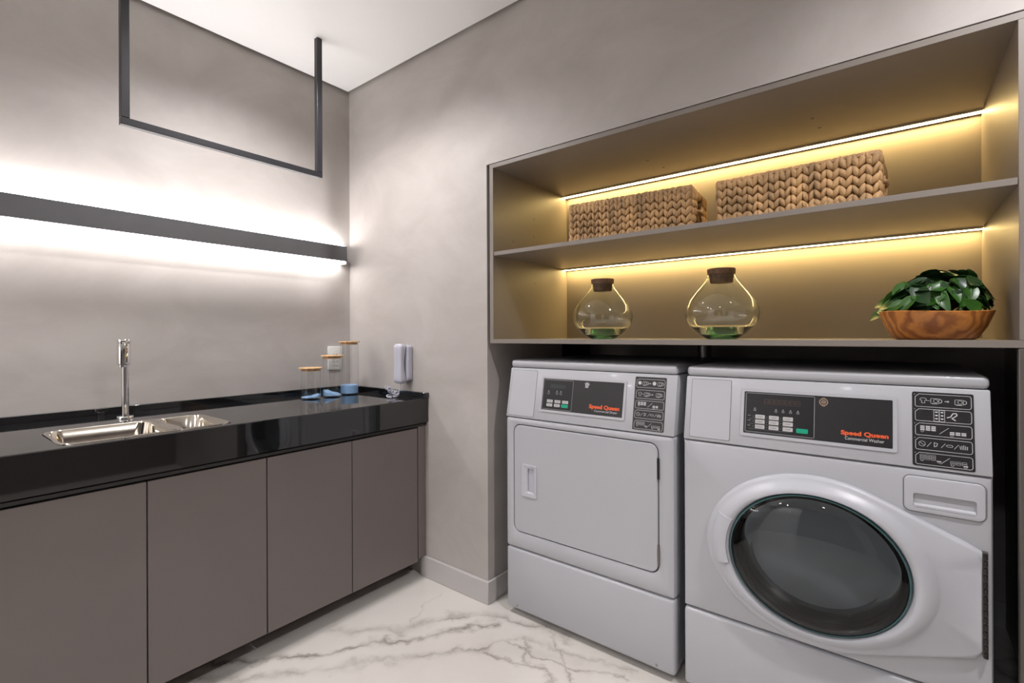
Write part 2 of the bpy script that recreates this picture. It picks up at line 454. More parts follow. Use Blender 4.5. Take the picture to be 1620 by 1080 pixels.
struct(obj('trim_1', box(B(), 2.613, 2.7295, 0.0, 0.022, 0.0, 1.115, 0.002, 1), 'plinth'), 'dark vertical end panel right of the washer')

# downlights
for i, (x, y, wt) in enumerate(DOWNLIGHTS):
    t = thing('recessed_downlight', ['round recessed ceiling downlight above the counter corner', 'round recessed ceiling downlight in front of the shelf right end',
              'added ceiling fill downlight behind the camera on the counter side', 'round recessed ceiling downlight behind the camera on the machine side', 'added ceiling fill downlight close to the wall behind the camera'][i], 'downlight', (x, y, ZC), 0, 'ceiling downlights')
    obj('trim_ring', lathe(B(), [(.045, 0.0), (.058, 0.0), (.057, -.004), (.046, -.005), (.045, 0.0)], 32), 'white_plastic', t, local=True)
    obj('lens', lathe(B(), [(.0005, -.002), (.044, -.002), (.044, 0.0), (.0005, 0.0)], 32, cap0=True, cap1=True), 'down', t, local=True)
    ld = bpy.data.lights.new('downlight_beam', 'SPOT'); ld.energy = wt; ld.color = (1.0, 0.972, 0.99) if i != 3 else (0.90, 0.94, 1.0)
    ld.spot_size = math.radians(148); ld.spot_blend = 0.75; ld.shadow_soft_size = 0.042
    lo = bpy.data.objects.new('downlight_beam', ld); COL.objects.link(lo); lo.location = (0, 0, -0.048); lo.parent = t

# ------------------------------------------------------------------ counter and cabinets
CX = 0.642; CY0 = -1.85
ct = thing('granite_worktop', 'long polished black granite worktop with a deep front edge', 'worktop', (0, 0, .74))
bm = B()
SX0, SX1, SY0, SY1 = 0.312, 0.612, -1.300, -0.856
box(bm, 0.0, CX - .02, CY0, SY0 + .006, .824, .854); box(bm, 0.0, CX - .02, SY1 - .006, -0.0005, .824, .854)
box(bm, 0.0, SX0 + .006, SY0 + .006, SY1 - .006, .824, .854); box(bm, SX1 - .006, CX - .02, SY0 + .006, SY1 - .006, .824, .854)
obj('slab', bm, 'granite', ct)
obj('front_edge', prism(B(), [(CX - .02, .74), (CX, .74), (CX, .8512), (CX - .0028, .854), (CX - .02, .854)], 'y', CY0, -0.0005), 'granite', ct)
bm = B(); box(bm, 0.0005, .02, CY0, -.0005, .854, .879, .001, 1); obj('backsplash', bm, 'granite', ct)
bm = B(); box(bm, .02, CX + .005, -.02, -.0005, .854, .879, .001, 1); obj('backsplash', bm, 'granite', ct)

def cabinet(label, y0, y1, seams, filler=False):
    t = thing('base_cabinet', label, 'cabinet', (0.3, (y0 + y1) / 2, 0), 0, 'taupe base cabinets under the worktop')
    bm = B(); box(bm, .02, .60, y0 + .001, y1 - .001, .086, .102); obj('carcass_floor', bm, 'plinth', t)
    bm = B(); box(bm, .004, .02, y0 + .001, y1 - .001, .086, .736); obj('carcass_back', bm, 'plinth', t)
    for ya in (y0 + .001, y1 - .017):
        bm = B(); box(bm, .02, .60 if ya < -.1 else .558, ya, ya + .016, .102, .736); obj('carcass_side', bm, 'plinth', t)
    bm = B(); prism(bm, [(.596, .716), (.612, .716), (.628, .723), (.630, .733), (.624, .739), (.596, .739)], 'y', y0 + .0005, y1 - .0005)
    obj('finger_channel', bm, 'channel', t)
    bm = B(); box(bm, .05, .485, y0 + .001, y1 - .001, 0.0, .085); obj('plinth', bm, 'plinth', t)
    ys = [y0] + seams + [y1 - (.05 if filler else 0)]
    for a, b in zip(ys, ys[1:]):
        bm = B(); box(bm, .602, .622, a + .0016, b - .0016, .085, .7145, .0012, 1); obj('door', bm, 'taupe', t)
    if filler:
        bm = B(); box(bm, .56, .622, y1 - .047, y1 - .0005, .098, .739, .001, 1); obj('filler_panel', bm, 'taupe', t)
cabinet('flat taupe two-door base cabinet next to the wall corner', -.751, -.0005, [-.403], True)
cabinet('flat taupe base cabinet beneath the sink and faucet', CY0, -.7515, [-1.463, -1.107])

# sink
sk = thing('inset_sink', 'polished steel double-bowl sink set into the black worktop', 'sink', ((SX0 + SX1) / 2, (SY0 + SY1) / 2, .70))
def bowl_loops(y0, y1, ra, rb, depth):
    L = []
    def rr(i, z, q):
        k = lambda r: max(r - i * .8, q)
        # outline in (x, y)
        return [(p[0], p[1], z) for p in rrect(SX0 + i, SX1 - i, y0 + i, y1 - i, (k(ra), k(ra), k(rb), k(rb)), 7)]
    L.append(rr(0, .8545, .001)); L.append(rr(.001, .8565, .001)); L.append(rr(.010, .8565, .02)); L.append(rr(.014, .852, .03))
    L.append(rr(.018, .80, .04)); L.append(rr(.024, .854 - depth + .03, .045)); L.append(rr(.034, .854 - depth + .009, .05)); L.append(rr(.054, .854 - depth, .04))
    L.append(rr(.10 if y1 - y0 > .22 else .066, .854 - depth - .002, .008))
    return L
obj('main_bowl', loft(B(), bowl_loops(SY0, -1.012, .05, .004, .14), cap1=True), 'steel', sk)
obj('small_bowl', loft(B(), bowl_loops(-1.012, SY1, .004, .05, .10), cap1=True), 'steel', sk)
dr = obj('drain', lathe(B(), [(.006, .0035), (.02, .0035), (.034, .005), (.038, .004), (.039, 0)], 28, (0.46, -1.15, .7125), cap0=True), 'chrome', sk)

# faucet
fx, fy = .185, -1.055
fc = thing('sink_faucet', 'slim chrome single-column faucet behind the sink', 'faucet', (fx, fy, .854))
obj('base_flange', lathe(B(), [(.001, 0), (.026, 0), (.026, .005), (.024, .008), (.013, .009)], 28), 'chrome', fc, local=True)
obj('column', lathe(B(), [(.0115, .008), (.0115, .215), (.0005, .216)], 24), 'chrome', fc, local=True)
hd = obj('spout_head', lathe(B(), [(.0005, .195), (.018, .195), (.0205, .198), (.0205, .268), (.0195, .270), (.0195, .273), (.0205, .275), (.0205, .284), (.019, .286), (.0005, .286)], 32, (.008, -.006, 0)), 'chrome', fc, local=True)
obj('aerator', lathe(B(), [(.0005, .187), (.012, .187), (.012, .196)], 20, (.014, -.011, 0)), 'chrome', hd, local=True)

# ------------------------------------------------------------------ wall lamp, hanging rack
LX = .065
lp = thing('linear_wall_lamp', 'long graphite linear wall lamp glowing up and down', 'lamp', (0, -1.0, 1.53))
bm = B(); box(bm, .0004, LX, -1.95, -.0625, 1.552, 1.633, .0012, 1); obj('housing', bm, 'lamp_body', lp)
bm = B(); box(bm, .004, LX - .0015, -1.945, -.066, 1.538, 1.5518, .001, 1); obj('lower_diffuser', bm, 'lamp', lp)
bm = B(); box(bm, .004, LX - .012, -1.945, -.066, 1.6332, 1.6365); obj('upper_diffuser', bm, 'lamp_up', lp)
bm = B(); box(bm, .0004, LX, -.0625, -.058, 1.538, 1.6365, .0008, 1); obj('end_cap', bm, 'lamp_body', lp)
rk = thing('hanging_clothes_rail', 'black square-tube clothes rail hanging from the ceiling', 'clothes rail', (.335, -.735, ZC))
q = .0125
for y in (-1.090, -.380):
    bm = B(); box(bm, .335 - q, .335 + q, y - q, y + q, 1.893, ZC, .0015, 1); obj('hanger_post', bm, 'black_metal', rk)
bm = B(); box(bm, .335 - q, .335 + q, -1.090 - q, -.380 + q, 1.868, 1.8929, .0015, 1); obj('cross_bar', bm, 'black_metal', rk)

# ------------------------------------------------------------------ shelf unit
S0, S1, SD = 1.030, 2.634, .593
TH = .0165
sh = thing('wall_shelf_unit', 'long taupe open shelf unit built into the wall above the machines', 'shelf unit', ((S0 + S1) / 2, .3, 1.117))
bm = B(); box(bm, S0, S1, 0.001, SD + .006, 1.1165, 1.134, .0008, 1); obj('bottom_board', bm, 'shelf', sh)
mid = B(); box(mid, S0 + .02, S1 - .02, 0.004, SD, 1.489, 1.5055, .0008, 1); obj('middle_shelf', mid, 'shelf', sh)
bm = B(); box(bm, S0, S1, 0.001, SD + .006, 1.862, 1.879, .0008, 1); obj('top_board', bm, 'shelf', sh)
for x in (S0, S1 - .02):
    bm = B(); box(bm, x, x + .02, 0.0005, SD + .006, 1.134, 1.862, .0008, 1); sp = obj('side_panel', bm, 'shelf', sh)
    if x == S0:
        for yy, zz in ((.30, 1.70), (.30, 1.615), (.305, 1.395), (.14, 1.57)):
            hb = B(); lathe(hb, [(.0005, 0), (.0035, 0), (.003, .0008), (.0005, .001)], 12)
            xform(hb, Matrix.Translation((x + .0201, yy, zz)) @ Matrix.Rotation(PI / 2, 4, 'Y'))
            obj('screw_cap', hb, 'plinth', sp)
bm = B(); box(bm, S0 + .02, S1 - .02, SD, SD + .012, 1.134, 1.862); obj('back_panel', bm, 'shelf', sh)
for nm, x, y in (('a', 1.60, .33), ('b', 1.62, .45), ('c', 2.18, .30), ('d', 2.19, .40)):
    hb = B(); lathe(hb, [(.0005, 0), (.006, 0), (.005, .001), (.0005, .001)], 12); xform(hb, Matrix.Translation((x, y, 1.8618)) @ Matrix.Rotation(PI, 4, 'X'))
    obj('screw_cap', hb, 'plinth', sh)
for k, (z, lab) in enumerate(((1.862, 'thin warm LED strip glowing under the top board of the shelf'), (1.489, 'thin warm LED strip glowing under the middle shelf board'))):
    t = thing('led_strip', lab, 'LED strip', (1.83, .56, z - .01), 0, 'warm LED strips in the shelf unit')
    bm = B(); box(bm, S0 + .021, S1 - .021, .5505, .5775, z - .0035, z - .0002); obj('profile', bm, 'led_profile', t)
    bm = B(); box(bm, S0 + .022, S1 - .022, .5520, .5760, z - .0066, z - .0036); obj('diffuser', bm, 'led', t)
    for ya in (.5505, .5762):
        bm = B(); box(bm, S0 + .021, S1 - .021, ya, ya + .0013, z - .0068, z - .0036); obj('profile_lip', bm, 'led_profile', t)

# ------------------------------------------------------------------ machines: shared console drawing tools
SL = Vector((0, .037, .199)).normalized()
NRM = Vector((1, 0, 0)).cross(SL)
def console_frame(x0): 
    M = Matrix((Vector((1, 0, 0)), SL, NRM)).transposed().to_4x4(); M.translation = Vector((x0, 0, .815)); return M

def flat_poly(bm, pts, h):
    bm.faces.new([bm.verts.new((p[0], p[1], h)) for p in pts])
def line(bm, a, b, wd, h):
    a = Vector(a); b = Vector(b); d = (b - a).normalized(); n = Vector((-d.y, d.x)) * wd / 2; e = d * wd * .3
    flat_poly(bm, [a - n - e, b - n + e, b + n + e, a + n - e], h)
def rect(bm, x, y, wd, ht, h): flat_poly(bm, [(x - wd / 2, y - ht / 2), (x + wd / 2, y - ht / 2), (x + wd / 2, y + ht / 2), (x - wd / 2, y + ht / 2)], h)
def pline(bm, pts, wd, h, close=False):
    for a, b in zip(pts, pts[1:] + (pts[:1] if close else [])):
        if (Vector(a) - Vector(b)).length > 1e-6: line(bm, a, b, wd, h)
def ring(bm, x, y, r, wd, h, n=18, a0=0, a1=2 * PI):
    pline(bm, [(x + r * math.cos(a0 + (a1 - a0) * i / n), y + r * math.sin(a0 + (a1 - a0) * i / n)) for i in range(n + 1)], wd, h)
def outline(bm, x0, x1, y0, y1, r, wd, h): pline(bm, rrect(x0, x1, y0, y1, r, 4), wd, h, True)
def disc(bm, x, y, r, h, n=16): flat_poly(bm, [(x + r * math.cos(2 * PI * i / n), y + r * math.sin(2 * PI * i / n)) for i in range(n)], h)

def text_bm(s, size, width, x, y, h, bold=0.0):
    """text mesh; baseline start at (x, y), cap height about size, stretched to the given width"""
    cu = bpy.data.curves.new('text', 'FONT'); cu.body = s; cu.size = 1.0; cu.offset = bold; cu.resolution_u = 3
    o = bpy.data.objects.new('text', cu); COL.objects.link(o)
    dg = bpy.context.evaluated_depsgraph_get()
    me = bpy.data.meshes.new_from_object(o.evaluated_get(dg))
    bm = B(); bm.from_mesh(me); bpy.data.meshes.remove(me); bpy.data.objects.remove(o); bpy.data.curves.remove(cu)
    xs = [v.co.x for v in bm.verts]; x0, x1 = min(xs), max(xs)
    sy = size / 0.70; sx = width / (x1 - x0)
    for v in bm.verts: v.co = Vector((x + (v.co.x - x0) * sx, y + v.co.y * sy, h))
    return bm

def on_console(name, bm, mat, parent, x0, world_ready=False):
    xform(bm, console_frame(x0)); return obj(name, bm, mat, parent, smooth=False)
def plate(pts, h0, h1):
    return loft(B(), [[(p[0], p[1], h0) for p in pts], [(p[0], p[1], h1) for p in pts]], True, True)
def frame_plate(o, i, h0, h1, hi):
    L = lambda P, h: [(p[0], p[1], h) for p in P]
    return loft(B(), [L(o, h0), L(o, h1), L(i, h1), L(i, hi)])

def symbol_rows(rows, x0, x1, kind):
    """white line drawings of the instruction label"""
    g = B(); f = B(); h = .0016; wd = .0009
    W = x1 - x0
    for k, (a, b) in enumerate(rows):          # a top, b bottom
        c = .0045
        pts = [(x0, b + c * .6), (x0 + c * .6, b), (x1 - c, b), (x1 - c * .3, b + c * .3), (x1, b + c), (x1, a - c), (x1 - c * .3, a - c * .3), (x1 - c, a), (x0 + c * 1.6, a), (x0, a - c * 1.6)]
        pline(g, pts, .0011, h, True); disc(f, x0 - .001, a - .001, .0009, h, 8)
        m_ = (a + b) / 2; X = lambda u: x0 + W * u
        def shirt(u):
            x = X(u); s = .0062
            pline(g, [(x - s * .5, m_ - s), (x + s * .5, m_ - s), (x + s * .5, m_ + s * .1), (x + s, m_ + s * .1), (x + s * .9, m_ + s * .8), (x + s * .4, m_ + s), (x - s * .4, m_ + s), (x - s * .9, m_ + s * .8), (x - s, m_ + s * .1), (x - s * .5, m_ + s * .1)], wd, h, True)
        def machine(u, wide=.0085):
            x = X(u); s = wide
            outline(g, x - s, x + s * .8, m_ - .0062, m_ + .0058, .001, wd, h); ring(g, x + s * .1, m_, .0042, wd, h, 12); ring(g, x + s * .95, m_, .0045, wd * 1.6, h, 8, -PI / 2, PI / 2)
            line(g, (x - s * .7, m_ - .0072), (x + s * .4, m_ - .0072), wd, h)
        def arrow(u):
            x = X(u); line(g, (x - .004, m_), (x + .003, m_), wd * 1.6, h); pline(g, [(x + .001, m_ + .0022), (x + .004, m_), (x + .001, m_ - .0022)], wd, h)
        def slash(u): x = X(u); line(g, (x - .0085, m_ - .0085), (x + .0085, m_ + .0075), wd, h)
        def bars(u, n, r, fill, dy=0):
            for i in range(n):
                for j in range(r):
                    xx = X(u) + i * .0105; yy = m_ + dy + (j - (r - 1) / 2) * .0042
                    if fill: rect(f, xx, yy, .0084, .0031, h)
                    else: outline(g, xx - .0042, xx + .0042, yy - .0018, yy + .0018, .0012, wd * .7, h)
            cupx = X(u); ring(f if fill else g, cupx - .0005, m_ + dy - r * .0021 - .001, .0026, wd, h, 8, PI, 2 * PI)
        def cup(u, dy):
            x = X(u); rect(f, x, m_ + dy, .0085, .0022, h); ring(g, x, m_ + dy - .001, .0028, wd, h, 8, PI, 2 * PI)
        if k == 0:
            if kind == 'washer': shirt(.15); line(g, (X(.21), m_), (X(.27), m_), wd, h); machine(.37); arrow(.58); machine(.80)
            else:
                disc(f, X(.11), m_ + .001, .0062, h); machine(.30); arrow(.47); disc(f, X(.63), m_ + .001, .0066, h); machine(.83)
        elif k == 1:
            if kind == 'washer':
                for i in range(2):
                    outline(g, X(.34) + i * .0105, X(.34) + i * .0105 + .0098, b + .001, a - .001, .0006, wd, h)
                    for j in range(3): rect(f, X(.34) + i * .0105 + .005, a - .006 - j * .008, .005, .0032, h)
                pline(g, [(X(.58), m_ - .003), (X(.64), m_ - .0005), (X(.68), m_ + .008), (X(.74), m_ + .0085), (X(.75), m_ + .004), (X(.70), m_ - .001), (X(.66), m_ - .004), (X(.72), m_ - .0085)], .0022, h)
            else: shirt(.14); line(g, (X(.20), m_), (X(.27), m_), wd, h); machine(.38); arrow(.57); machine(.80)
        elif k == 2: bars(.13, 3, 3, True, .003); slash(.52); bars(.66, 3 if kind == 'washer' else 2, 2, True, -.005)
        elif k == 3:
            ring(g, X(.12), m_, .0062, wd, h, 14); line(g, (X(.12) - .004, m_ + .003), (X(.12) + .004, m_ - .003), wd, h)
            for u in (.25, .50, .73): x = X(u); line(g, (x - .004, m_ - .006), (x + .004, m_ + .005), wd, h)
            pline(g, [(X(.34), m_ - .005), (X(.34), m_ + .005), (X(.40), m_ + .003), (X(.385), m_ - .003)], wd * 1.3, h, True)
            pline(g, [(X(.55), m_), (X(.58), m_ + .0025), (X(.65), m_ + .0025), (X(.67), m_), (X(.65), m_ - .0025), (X(.58), m_ - .0025)], wd, h, True)
            for i in range(5): line(g, (X(.80) + i * .003, m_ - .005), (X(.79) + i * .0033, m_ + .005 - abs(i - 2) * .0014), wd * 1.3, h)
        else: bars(.12, 3, 3, False, .004); cup(.42, -.003); slash(.53); bars(.66, 3, 2, False, -.003); cup(.88, -.008)
    return g, f

def console(t, x0, wid, ov, kp, keys, green, ksz, lab, rows, disp, icons, emb, words, wsub, wpos, blank, kind):
    """console front: blank plate, framed dark overlay with keypad, words, instruction label"""
    bp = on_console('blank_plate', plate(rrect(blank[0], blank[1], blank[2], blank[3], .004, 4), -.002, .0012), 'white', t, x0)
    g = B(); outline(g, blank[0] - .0005, blank[1] + .0005, blank[2] - .0005, blank[3] + .0005, .004, .0012, .0004); on_console('seam', g, 'groove', bp, x0)
    o0, o1, p0, p1 = ov
    fr = on_console('panel_frame', frame_plate(rrect(o0 - .009, o1 + .009, p0 - .009, p1 + .009, .006, 4), rrect(o0, o1, p0, p1, .002, 4), -.001, .003, .0005), 'white', t, x0)
    op = on_console('control_panel', plate(rrect(o0, o1, p0, p1, .002, 4), -.001, .001), 'overlay', t, x0)
    k0, k1, l0, l1 = kp
    on_console('keypad_field', plate(rrect(k0, k1, l0, l1, .003, 4), .0005, .0012), 'overlay2', op, x0)
    g = B(); outline(g, k0, k1, l0, l1, .003, .0017, .0016); on_console('keypad_border', g, 'print_grey', op, x0)
    for (x, y) in keys:
        k = on_console('key', plate(rrect(x - ksz[0] / 2, x + ksz[0] / 2, y - ksz[1] / 2, y + ksz[1] / 2, .0015, 3), .0012, .0022), 'key', op, x0)
        g = B(); n = 4
        for i in range(n): rect(g, x - ksz[0] * .12 + i * ksz[0] * .12, y - .0005 + (i % 2) * .0008, ksz[0] * .08, ksz[1] * .34, .0025)
        ring(g, x - ksz[0] * .3, y, ksz[1] * .22, .0007, .0025, 8)
        on_console('key_print', g, 'print_grey', k, x0)
    x, y = green
    gk = on_console('start_key', plate(rrect(x - ksz[0] * .56, x + ksz[0] * .56, y - ksz[1] * .56, y + ksz[1] * .56, .0015, 3), .0012, .0024), 'green', op, x0)
    # unlit display digits (seven-segment ghosts)
    g = B(); d0, d1, dy, dh = disp; n = 7; step = (d1 - d0) / n
    for i in range(n):
        xa = d0 + i * step + step * .12; xb = d0 + (i + 1) * step - step * .12
        for s in (-1, 0, 1): line(g, (xa, dy + s * dh), (xb, dy + s * dh), .0016, .0016)
        for xx in (xa, xb):
            line(g, (xx, dy - dh), (xx, dy + dh), .0014, .0016)
    on_console('display', g, 'print_dim' if kind == 'washer' else 'print_dim2', op, x0)
    g = B()
    for j, (x, y) in enumerate(icons):
        s = .0042 if kind == 'washer' else .0065
        disc(g, x, y + s * .55, s * .42, .0016, 10); pline(g, [(x - s * .7, y - s * .7), (x - s * .3, y), (x + s * .3, y), (x + s * .7, y - s * .7)], .0016, .0016)
        rect(g, x, y - s * 1.0, s * 1.8, .0011, .0016); rect(g, x, y - s * 1.4, s * 1.5, .0009, .0016)
    if kind == 'washer':
        for r_ in range(3): 
            for c_ in range(3): rect(g, keys[r_ * 3 + c_][0] - ksz[0] * .72, keys[r_ * 3][1], .002, .002, .0016)
            rect(g, k0 + .010, keys[r_ * 3][1] + .002, .008, .0016, .0016)
            rect(g, k0 + .065, keys[r_ * 3][1] - .0073, .11, .0005, .0016)
    on_console('indicator_print', g, 'print_grey', op, x0)['kind'] = 'stuff'
    # emblem
    g = B(); ex, ey, er = emb
    if kind == 'washer':
        ring(g, ex, ey, er * .85, .0028, .0016, 20); ring(g, ex, ey, er * .42, .0022, .0016, 14); rect(g, ex, ey, er * .5, er * .28, .0017)
        rect(g, ex, ey + er * .95, er * .7, er * .25, .0016); rect(g, ex, ey - er * .95, er * .7, er * .25, .0016)
        on_console('emblem', g, 'print_tan', op, x0)
    else:
        disc(g, ex, ey - er * .1, er * .72, .0016)
        for a in range(5):
            an = .3 + a * .55; line(g, (ex + er * .5 * math.cos(an), ey + er * .5 * math.sin(an)), (ex + er * 1.05 * math.cos(an), ey + er * .95 * math.sin(an)), .0026, .0016)
        rect(g, ex - er * .1, ey - er * .85, er * 1.3, er * .2, .0016)
        e_ = on_console('emblem', g, 'print_white', op, x0)
        g = B(); line(g, (ex - er * .45, ey - er * .3), (ex + er * .3, ey + er * .3), .0018, .0019); line(g, (ex - er * .1, ey - er * .5), (ex + er * .5, ey - er * .15), .0014, .0019); on_console('emblem_detail', g, 'overlay', e_, x0)
    tx, ty, tw, th_, sx_, sy_, sw, sh_ = wpos
    lt = on_console('brand_lettering', text_bm(words, th_, tw, tx, ty, .0017, .042), 'print_orange', op, x0); lt['label'] = 'bold orange lettering'
    lt = on_console('type_lettering', text_bm(wsub, sh_, sw, sx_, sy_, .0017, .004), 'print_white', op, x0); lt['label'] = 'small white lettering'
    # instruction label
    a0, a1, b0, b1 = lab
    il = on_console('instruction_label', plate(rrect(a0, a1, b0, b1, .004, 4), -.0005, .0012), 'overlay', t, x0); il['label'] = 'black label with five rows of white symbols'
    g, f = symbol_rows(rows, a0 + .006, a1 - .0045, kind)
    on_console('symbol_lines', g, 'print_white', il, x0)['kind'] = 'stuff'; on_console('symbol_blocks', f, 'print_white', il, x0)['kind'] = 'stuff'

def machine_shell(t, x0, x1, seam):
    bm = B(); box(bm, x0 + .006, x1 - .006, .035, .70, .028, .812, .004, 1); obj('cabinet', bm, 'white', t)
    bm = B(); box(bm, x0, x1, 0.0, .06, .026, seam - .0025, .012, 3); lo = obj('lower_panel', bm, 'white', t)
    for x in (x0 + .055, x1 - .063):
        s = lathe(B(), [(.0005, .002), (.004, .002), (.005, 0)], 12); xform(s, Matrix.Translation((x, -.0002, .043)) @ Matrix.Rotation(PI / 2, 4, 'X')); obj('screw', s, 'screw', lo)
    # console block with a sloping front, rounded edges
    bm = B(); prism(bm, [(0.0, .8145), (.037, 1.0145), (.70, 1.0145), (.70, .8145)], 'x', x0, x1, .004, 2); obj('console_housing', bm, 'white', t)
    bm = B(); box(bm, x0 + .001, x1 - .001, .0355, .70, 1.0155, 1.047, .011, 3); obj('top_cover', bm, 'white', t)
    bm = B(); box(bm, x0 + .008, x1 - .008, .045, .69, 1.010, 1.020); box(bm, x0 + .012, x1 - .012, .02, .69, .806, .82); obj('seam_gasket', bm, 'groove', t)
    for x in (x0 + .06, x1 - .06):
        for y in (.08, .62):
            obj('foot', lathe(B(), [(.0005, 0), (.022, 0), (.022, .012), (.010, .014), (.010, .03)], 18, (x, y, 0), cap0=True), 'rubber', t)

# ------------------------------------------------------------------ dryer
D0, D1 = 1.117, 1.823
dy = thing('commercial_dryer', 'white front-loading dryer with a flat rectangular door, left of the washer', 'dryer', ((D0 + D1) / 2, .35, 0))
machine_shell(dy, D0, D1, .279)
outer = rrect(D0, D1, .2805, .8125, .008, 6); o2 = rrect(D0 + .012, D1 - .012, .2905, .8025, .006, 6); hole = rrect(1.1565, 1.7715, .3475, .7875, .032, 6)
Y = lambda P, y: [(p[0], y, p[1]) for p in P]
obj('front_panel', loft(B(), [Y(outer, .05), Y(outer, .012), Y(rrect(D0 + .0035, D1 - .0035, .283, .810, .008, 6), .0035), Y(o2, 0.0), Y(rrect(1.1545, 1.7735, .3455, .7895, .034, 6), 0.0), Y(hole, .0015), Y(hole, .012)]), 'white', dy)
obj('door_gap', loft(B(), [Y(rrect(1.14, 1.79, .335, .80, .03, 6), .010), Y(rrect(1.14, 1.79, .335, .80, .03, 6), .013)], True, True), 'groove', dy)
di = rrect(1.1605, 1.7675, .3515, .7835, .028, 6); hh = rrect(1.200, 1.2745, .500, .630, .004, 6)
door = obj('door', loft(B(), [Y(di, .012), Y(di, .001), Y(rrect(1.1625, 1.7655, .3535, .7815, .026, 6), -.002), Y(hh, -.002)]), 'white', dy)
ph = rrect(1.229, 1.2585, .520, .614, .008, 6)
hd = obj('pull_handle', loft(B(), [Y(hh, -.002), Y(rrect(1.201, 1.2735, .501, .629, .004, 6), -.006), Y(rrect(1.209, 1.2675, .508, .622, .006, 6), -.0055), Y(rrect(1.2255, 1.262, .517, .617, .009, 6), -.0045), Y(ph, -.001), Y(ph, .018)], cap1=True), 'white_plastic', door)
obj('handle_recess', loft(B(), [Y(rrect(1.2295, 1.258, .5205, .6135, .008, 6), .004), Y(rrect(1.2295, 1.258, .5205, .6135, .008, 6), .0165)], True, True), 'grey_plastic', hd)
for za, zb, mt in ((.667, .738, 'hinge'), (.381, .447, 'hinge_pin')):
    bm = B(); tube(bm, [(1.7695, -.0005, za), (1.7695, -.0005, zb)], .0042, 10); obj('hinge', bm, mt, dy)
DR = [(.184, .155), (.146, .1175), (.110, .083), (.0765, .0495), (.0415, .0137)]
console(dy, D0, D1 - D0, (.173, .519, .043, .166), (.1755, .3095, .047, .1618), [(.2106, .0782), (.2460, .0782), (.2808, .0782), (.2098, .0632), (.2450, .0632)], (.2797, .0632), (.0265, .0112),
        (.559, .670, .0095, .192), DR, (.207, .2775, .137, .0055), [(.2014, .114), (.2397, .1145), (.2575, .1145)], (.369, .150, .0105), 'Speed Queen', 'Commercial Dryer',
        (.385, .0665, .1215, .0135, .407, .0545, .0925, .0075), (.0135, .138, .008, .194), 'dryer')

# ------------------------------------------------------------------ washer
W0, W1 = 1.853, 2.571
ws = thing('commercial_washer', 'white front-loading washer with a large round glass door', 'washing machine', ((W0 + W1) / 2, .35, 0))
machine_shell(ws, W0, W1, .2765)
EX, EZ = 2.2125, .524
def ell(rx, rz, y, n=72, cx=EX, cz=EZ): return [(cx + rx * math.cos(2 * PI * i / n), y, cz + rz * math.sin(2 * PI * i / n)) for i in range(n)]
bm = B()
outer = rrect(W0, W1, .2785, .8125, .008, 17)
def by_angle(P): return P
# front panel with a round opening: loops of 72 points matched by angle
pts = []
def rect_ray(a, x0, x1, z0, z1):
    c, s = math.cos(a), math.sin(a); k = 1e9
    if c > 1e-9: k = min(k, (x1 - EX) / c)
    if c < -1e-9: k = min(k, (x0 - EX) / c)
    if s > 1e-9: k = min(k, (z1 - EZ) / s)
    if s < -1e-9: k = min(k, (z0 - EZ) / s)
    return (EX + c * k, EZ + s * k)
corner = sorted([math.atan2(z - EZ, x - EX) % (2 * PI) for x in (W0, W1) for z in (.2785, .8125)])
angs = sorted([2 * PI * i / 76 for i in range(76)] + corner); 
n_ = len(angs)
rl = lambda i, y: [(lambda p: (min(max(p[0], W0 + i), W1 - i), y, min(max(p[1], .2785 + i), .8125 - i)))(rect_ray(a, W0, W1, .2785, .8125)) for a in angs]
el = lambda rx, rz, y: [(EX + rx * math.cos(a), y, EZ + rz * math.sin(a)) for a in angs]
obj('front_panel', loft(bm, [rl(0, .05), rl(0, .012), rl(.0035, .0035), rl(.012, 0.0), el(.20, .178, 0.0), el(.198, .176, .05)]), 'white', ws)
# door: convex hull of the ellipse and the hinge side
def hull_outline(rx, rz, hx, hz0, hz1, n=96):
    P = [(EX + rx * math.cos(2 * PI * i / 200), EZ + rz * math.sin(2 * PI * i / 200)) for i in range(200)] + [(hx, hz0), (hx, hz1)]
    P = sorted(P)
    def half(Q):
        h = []
        for p in Q:
            while len(h) > 1 and (h[-1][0] - h[-2][0]) * (p[1] - h[-2][1]) - (h[-1][1] - h[-2][1]) * (p[0] - h[-2][0]) <= 0: h.pop()
            h.append(p)
        return h
    hl = half(P)[:-1] + half(P[::-1])[:-1]
    # resample by ray angle
    out = []
    for i in range(n):
        a = 2 * PI * i / n; d = (math.cos(a), math.sin(a)); best = 0
        for p, q_ in zip(hl, hl[1:] + hl[:1]):
            ex, ez = q_[0] - p[0], q_[1] - p[1]; den = d[0] * ez - d[1] * ex
            if abs(den) < 1e-12: continue
            k = ((p[0] - EX) * ez - (p[1] - EZ) * ex) / den; u = ((p[0] - EX) * d[1] - (p[1] - EZ) * d[0]) / den
            if k > 0 and -1e-6 <= u <= 1 + 1e-6: best = max(best, k)
        out.append((EX + d[0] * best, EZ + d[1] * best))
    return out
ND = 96
e = lambda rx, rz, y: ell(rx, rz, y, ND)
hO = lambda s, y: [(p[0], y, p[1]) for p in hull_outline(.283 - s, .234 - s, 2.551 - s * .3, .392 + s, .642 - s, ND)]
def mixl(A, Bq, k, y): return [((a[0] * (1 - k) + b[0] * k), y, a[2] * (1 - k) + b[2] * k) for a, b in zip(A, Bq)]
A = hO(0, 0); E1 = e(.274, .224, 0)
